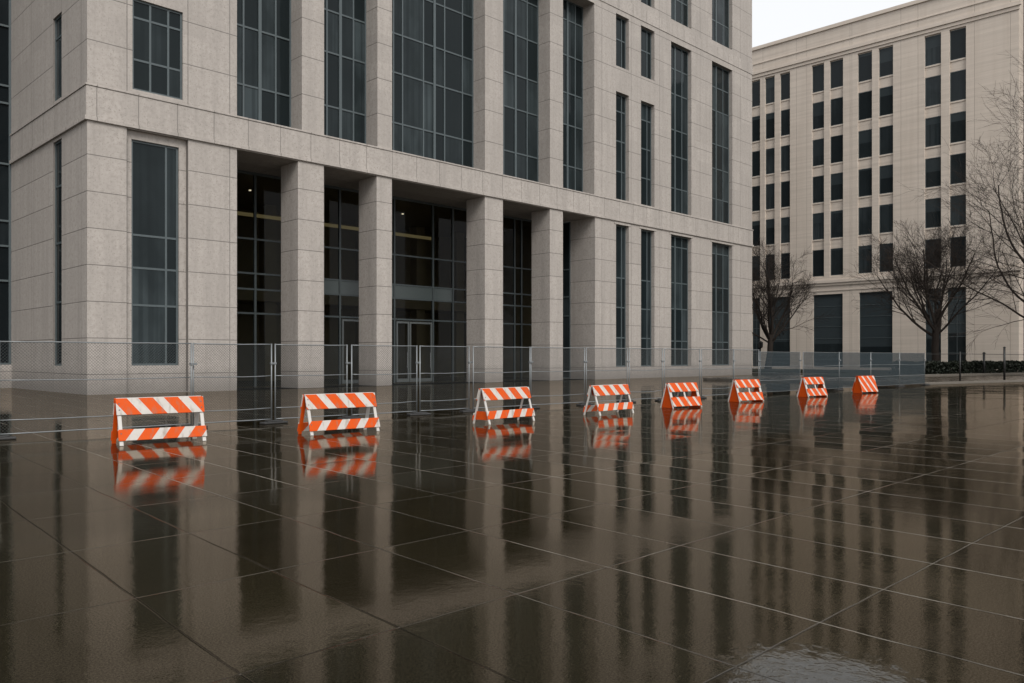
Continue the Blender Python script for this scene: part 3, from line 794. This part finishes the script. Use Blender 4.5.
hedge(H0+Nn*.25, H0+Nn*.25+D*19.5, 1.1, 1.07, 'low dark clipped evergreen hedge in front of the beige building at right')
PA = A+Nn*1.0
def onL(px, o):   # point on line o + D*s seen along bearing px
    r = ray(px); det = r[0]*(-D.y)+D.x*r[1]; t = (o.x*(-D.y)+D.x*o.y)/det
    return Vector((r[0]*t, r[1]*t, 0))
pf = onL(926, PA); pe = onL(1075, PA)
def zof(px, py, P):
    Zd = P.x*FX[0]+P.y*FX[1]; return CAM_H-(py-357)/820.5*Zd
rail = thing('post_rail', 'thin black rail on slim iron posts at the pavement edge right of the fence', 'railing', (pf.x, pf.y, .13))
def iron(P, h, r_): m = MB(); q = P-pf; m.tube([q, q+Vector((0,0,h))], r_, 8); m.build('post', M['black'], rail, smooth=True)
P1 = onL(960, PA); iron(P1, 1.80, .05)
iron(pe, 1.8, .05)
m = MB(); m.tube([Vector((0,0,1.64)), P1-pf+Vector((0,0,1.66)), (P1-pf)*.5+(pe-pf)*.5+Vector((0,0,1.63)), pe-pf+Vector((0,0,1.66))], .016, 6); m.build('rail', M['black'], rail)
P2 = onL(1000, PA)
t = thing('iron_bollard', 'tall slim black post on the pavement rising above the hedge at far right', 'post', (P2.x, P2.y-.25, .13))
m = MB(); m.tube([(0,0,0), (0,0,2.05)], .065, 10); m.build('shaft', M['black'], t, smooth=True)
m = MB(); m.tube([(0,0,2.05), (0,0,2.10), (0,0,2.14)], [.085, .08, .03], 10); m.build('cap', M['black'], t, smooth=True)
P3 = Vector((*at(984, 66), .24))
t = thing('stub_post', 'short black post peeking over the hedge between two taller posts', 'post', P3)
m = MB(); m.tube([(0,0,0), (0,0,1.62)], .09, 10); m.build('shaft', M['black'], t, smooth=True)
m = MB(); m.tube([(0,0,1.62), (0,0,1.70), (0,0,1.76)], [.12, .11, .03], 10); m.build('cap', M['black'], t, smooth=True)
P4 = Vector((*at(760.5, 84), .0))
t = thing('lantern_post', 'short dark lantern post beside the far corner of the granite building', 'lamp post', P4)
m = MB(); m.tube([(0,0,0), (0,0,2.5)], .07, 8); m.build('shaft', M['black'], t, smooth=True)
m = MB(); m.tube([(0,0,2.5), (0,0,2.6), (0,0,3.1), (0,0,3.25)], [.12, .22, .26, .05], 8); m.build('lantern', M['black'], t)

# ------------------------------------------------------------------ bare trees
def tree(label, px, Z, h, trunk_r, fork, spread, seed, base=.2, lean=0, n_limb=9, up=1.0, twig=.0095):
    """a short bole that forks into rising limbs, each splitting into ever finer twigs"""
    rd = random.Random(seed); x, y = at(px, Z)
    t = thing('bare_tree', label, 'tree', (x, y, base), 0, 'bare winter trees')
    tr = MB(); cr = MB(); cnt = [0]
    def limb(p, d, L_, r, lvl):
        n = max(3, int(L_/(.55 if lvl < 3 else .35))); pts = [p]; rs = [r]; q = p.copy(); dd = d.copy()
        r1 = max(r*.30, twig*.55)
        for i in range(n):
            wob = (.05, .07, .09, .11, .12)[min(lvl, 4)]
            dd = (dd + Vector((rd.gauss(0,wob), rd.gauss(0,wob), rd.gauss((.05,.045,.02,.01,0)[min(lvl,4)]*up, wob*.8)))).normalized()
            q = q + dd*(L_/n); pts.append(q.copy()); rs.append(r+(r1-r)*(i+1)/n)
        cr.tube(pts, rs, 7 if lvl == 1 else 5 if lvl == 2 else 3, False); cnt[0] += 1
        if lvl >= 4: return
        nc = (0, rd.randint(8, 10), rd.randint(7, 9), rd.randint(5, 7))[lvl]
        for c in range(nc):
            f = .20 + .80*(c+rd.random())/nc; f = min(f, .999)
            i = min(int(f*n), n-1); pp = pts[i].lerp(pts[i+1], f*n-i)
            ax = (pts[i+1]-pts[i]).normalized()
            s = Vector((rd.gauss(0,1), rd.gauss(0,1), rd.gauss(0,1))); s = (s-ax*s.dot(ax)).normalized()
            an = R(rd.uniform(22, 46)); nd = ax*math.cos(an)+s*math.sin(an)
            limb(pp, nd, L_*rd.uniform(.40, .66)*(1.12-.45*f), max(rs[i]*rd.uniform(.38, .54), twig), lvl+1)
    zf = h*fork; n = 6; pts = []; rs = []; off = Vector((0,0,0))
    for i in range(n+1):
        f = i/n
        if i: off += Vector((rd.gauss(0,.04)+lean*.1, rd.gauss(0,.04), 0))
        pts.append(Vector((off.x, off.y, (zf+.3)*f))); rs.append(trunk_r*(1.4 if i == 0 else 1.08-.22*f))
    tr.tube(pts, rs, 12, False)
    # limbs fan out from the crotch; a few leave the bole lower down
    for i in range(n_limb):
        f = i/(n_limb-1)
        az = i*2.39996+rd.uniform(-.3, .3)
        lean_out = (1.05-.85*f)
        d = Vector((math.cos(az)*lean_out, math.sin(az)*lean_out, .55+.75*f)).normalized()
        pz = .72+.26*f
        k_ = min(int(pz*n), n-1); pp = pts[k_].lerp(pts[k_+1], pz*n-k_)
        L_ = (spread*1.05*(1-f) + (h-zf)*.80*f)*rd.uniform(.9, 1.1)
        limb(pp, d, L_, trunk_r*rd.uniform(.30, .48), 1)
    tr.build('trunk', M['bark'], t, smooth=True); cr.build('crown', M['bark'], t)
    return cnt[0]
n1 = tree('bare winter tree before the beige building, forking low with a wide fan of limbs', 936, 70, 12.8, .31, .30, 6.8, 21, n_limb=12)
n2 = tree('smallest bare winter tree, behind the fence just right of the granite building', 768, 80, 12.4, .29, .27, 5.4, 5, n_limb=12)
n3 = tree('tallest bare tree, cut off by the right edge of the photo', 1056, 62, 22.0, .30, .16, 10.0, 33, n_limb=15, twig=.009, up=.35)
print('twigs', n1, n2, n3)
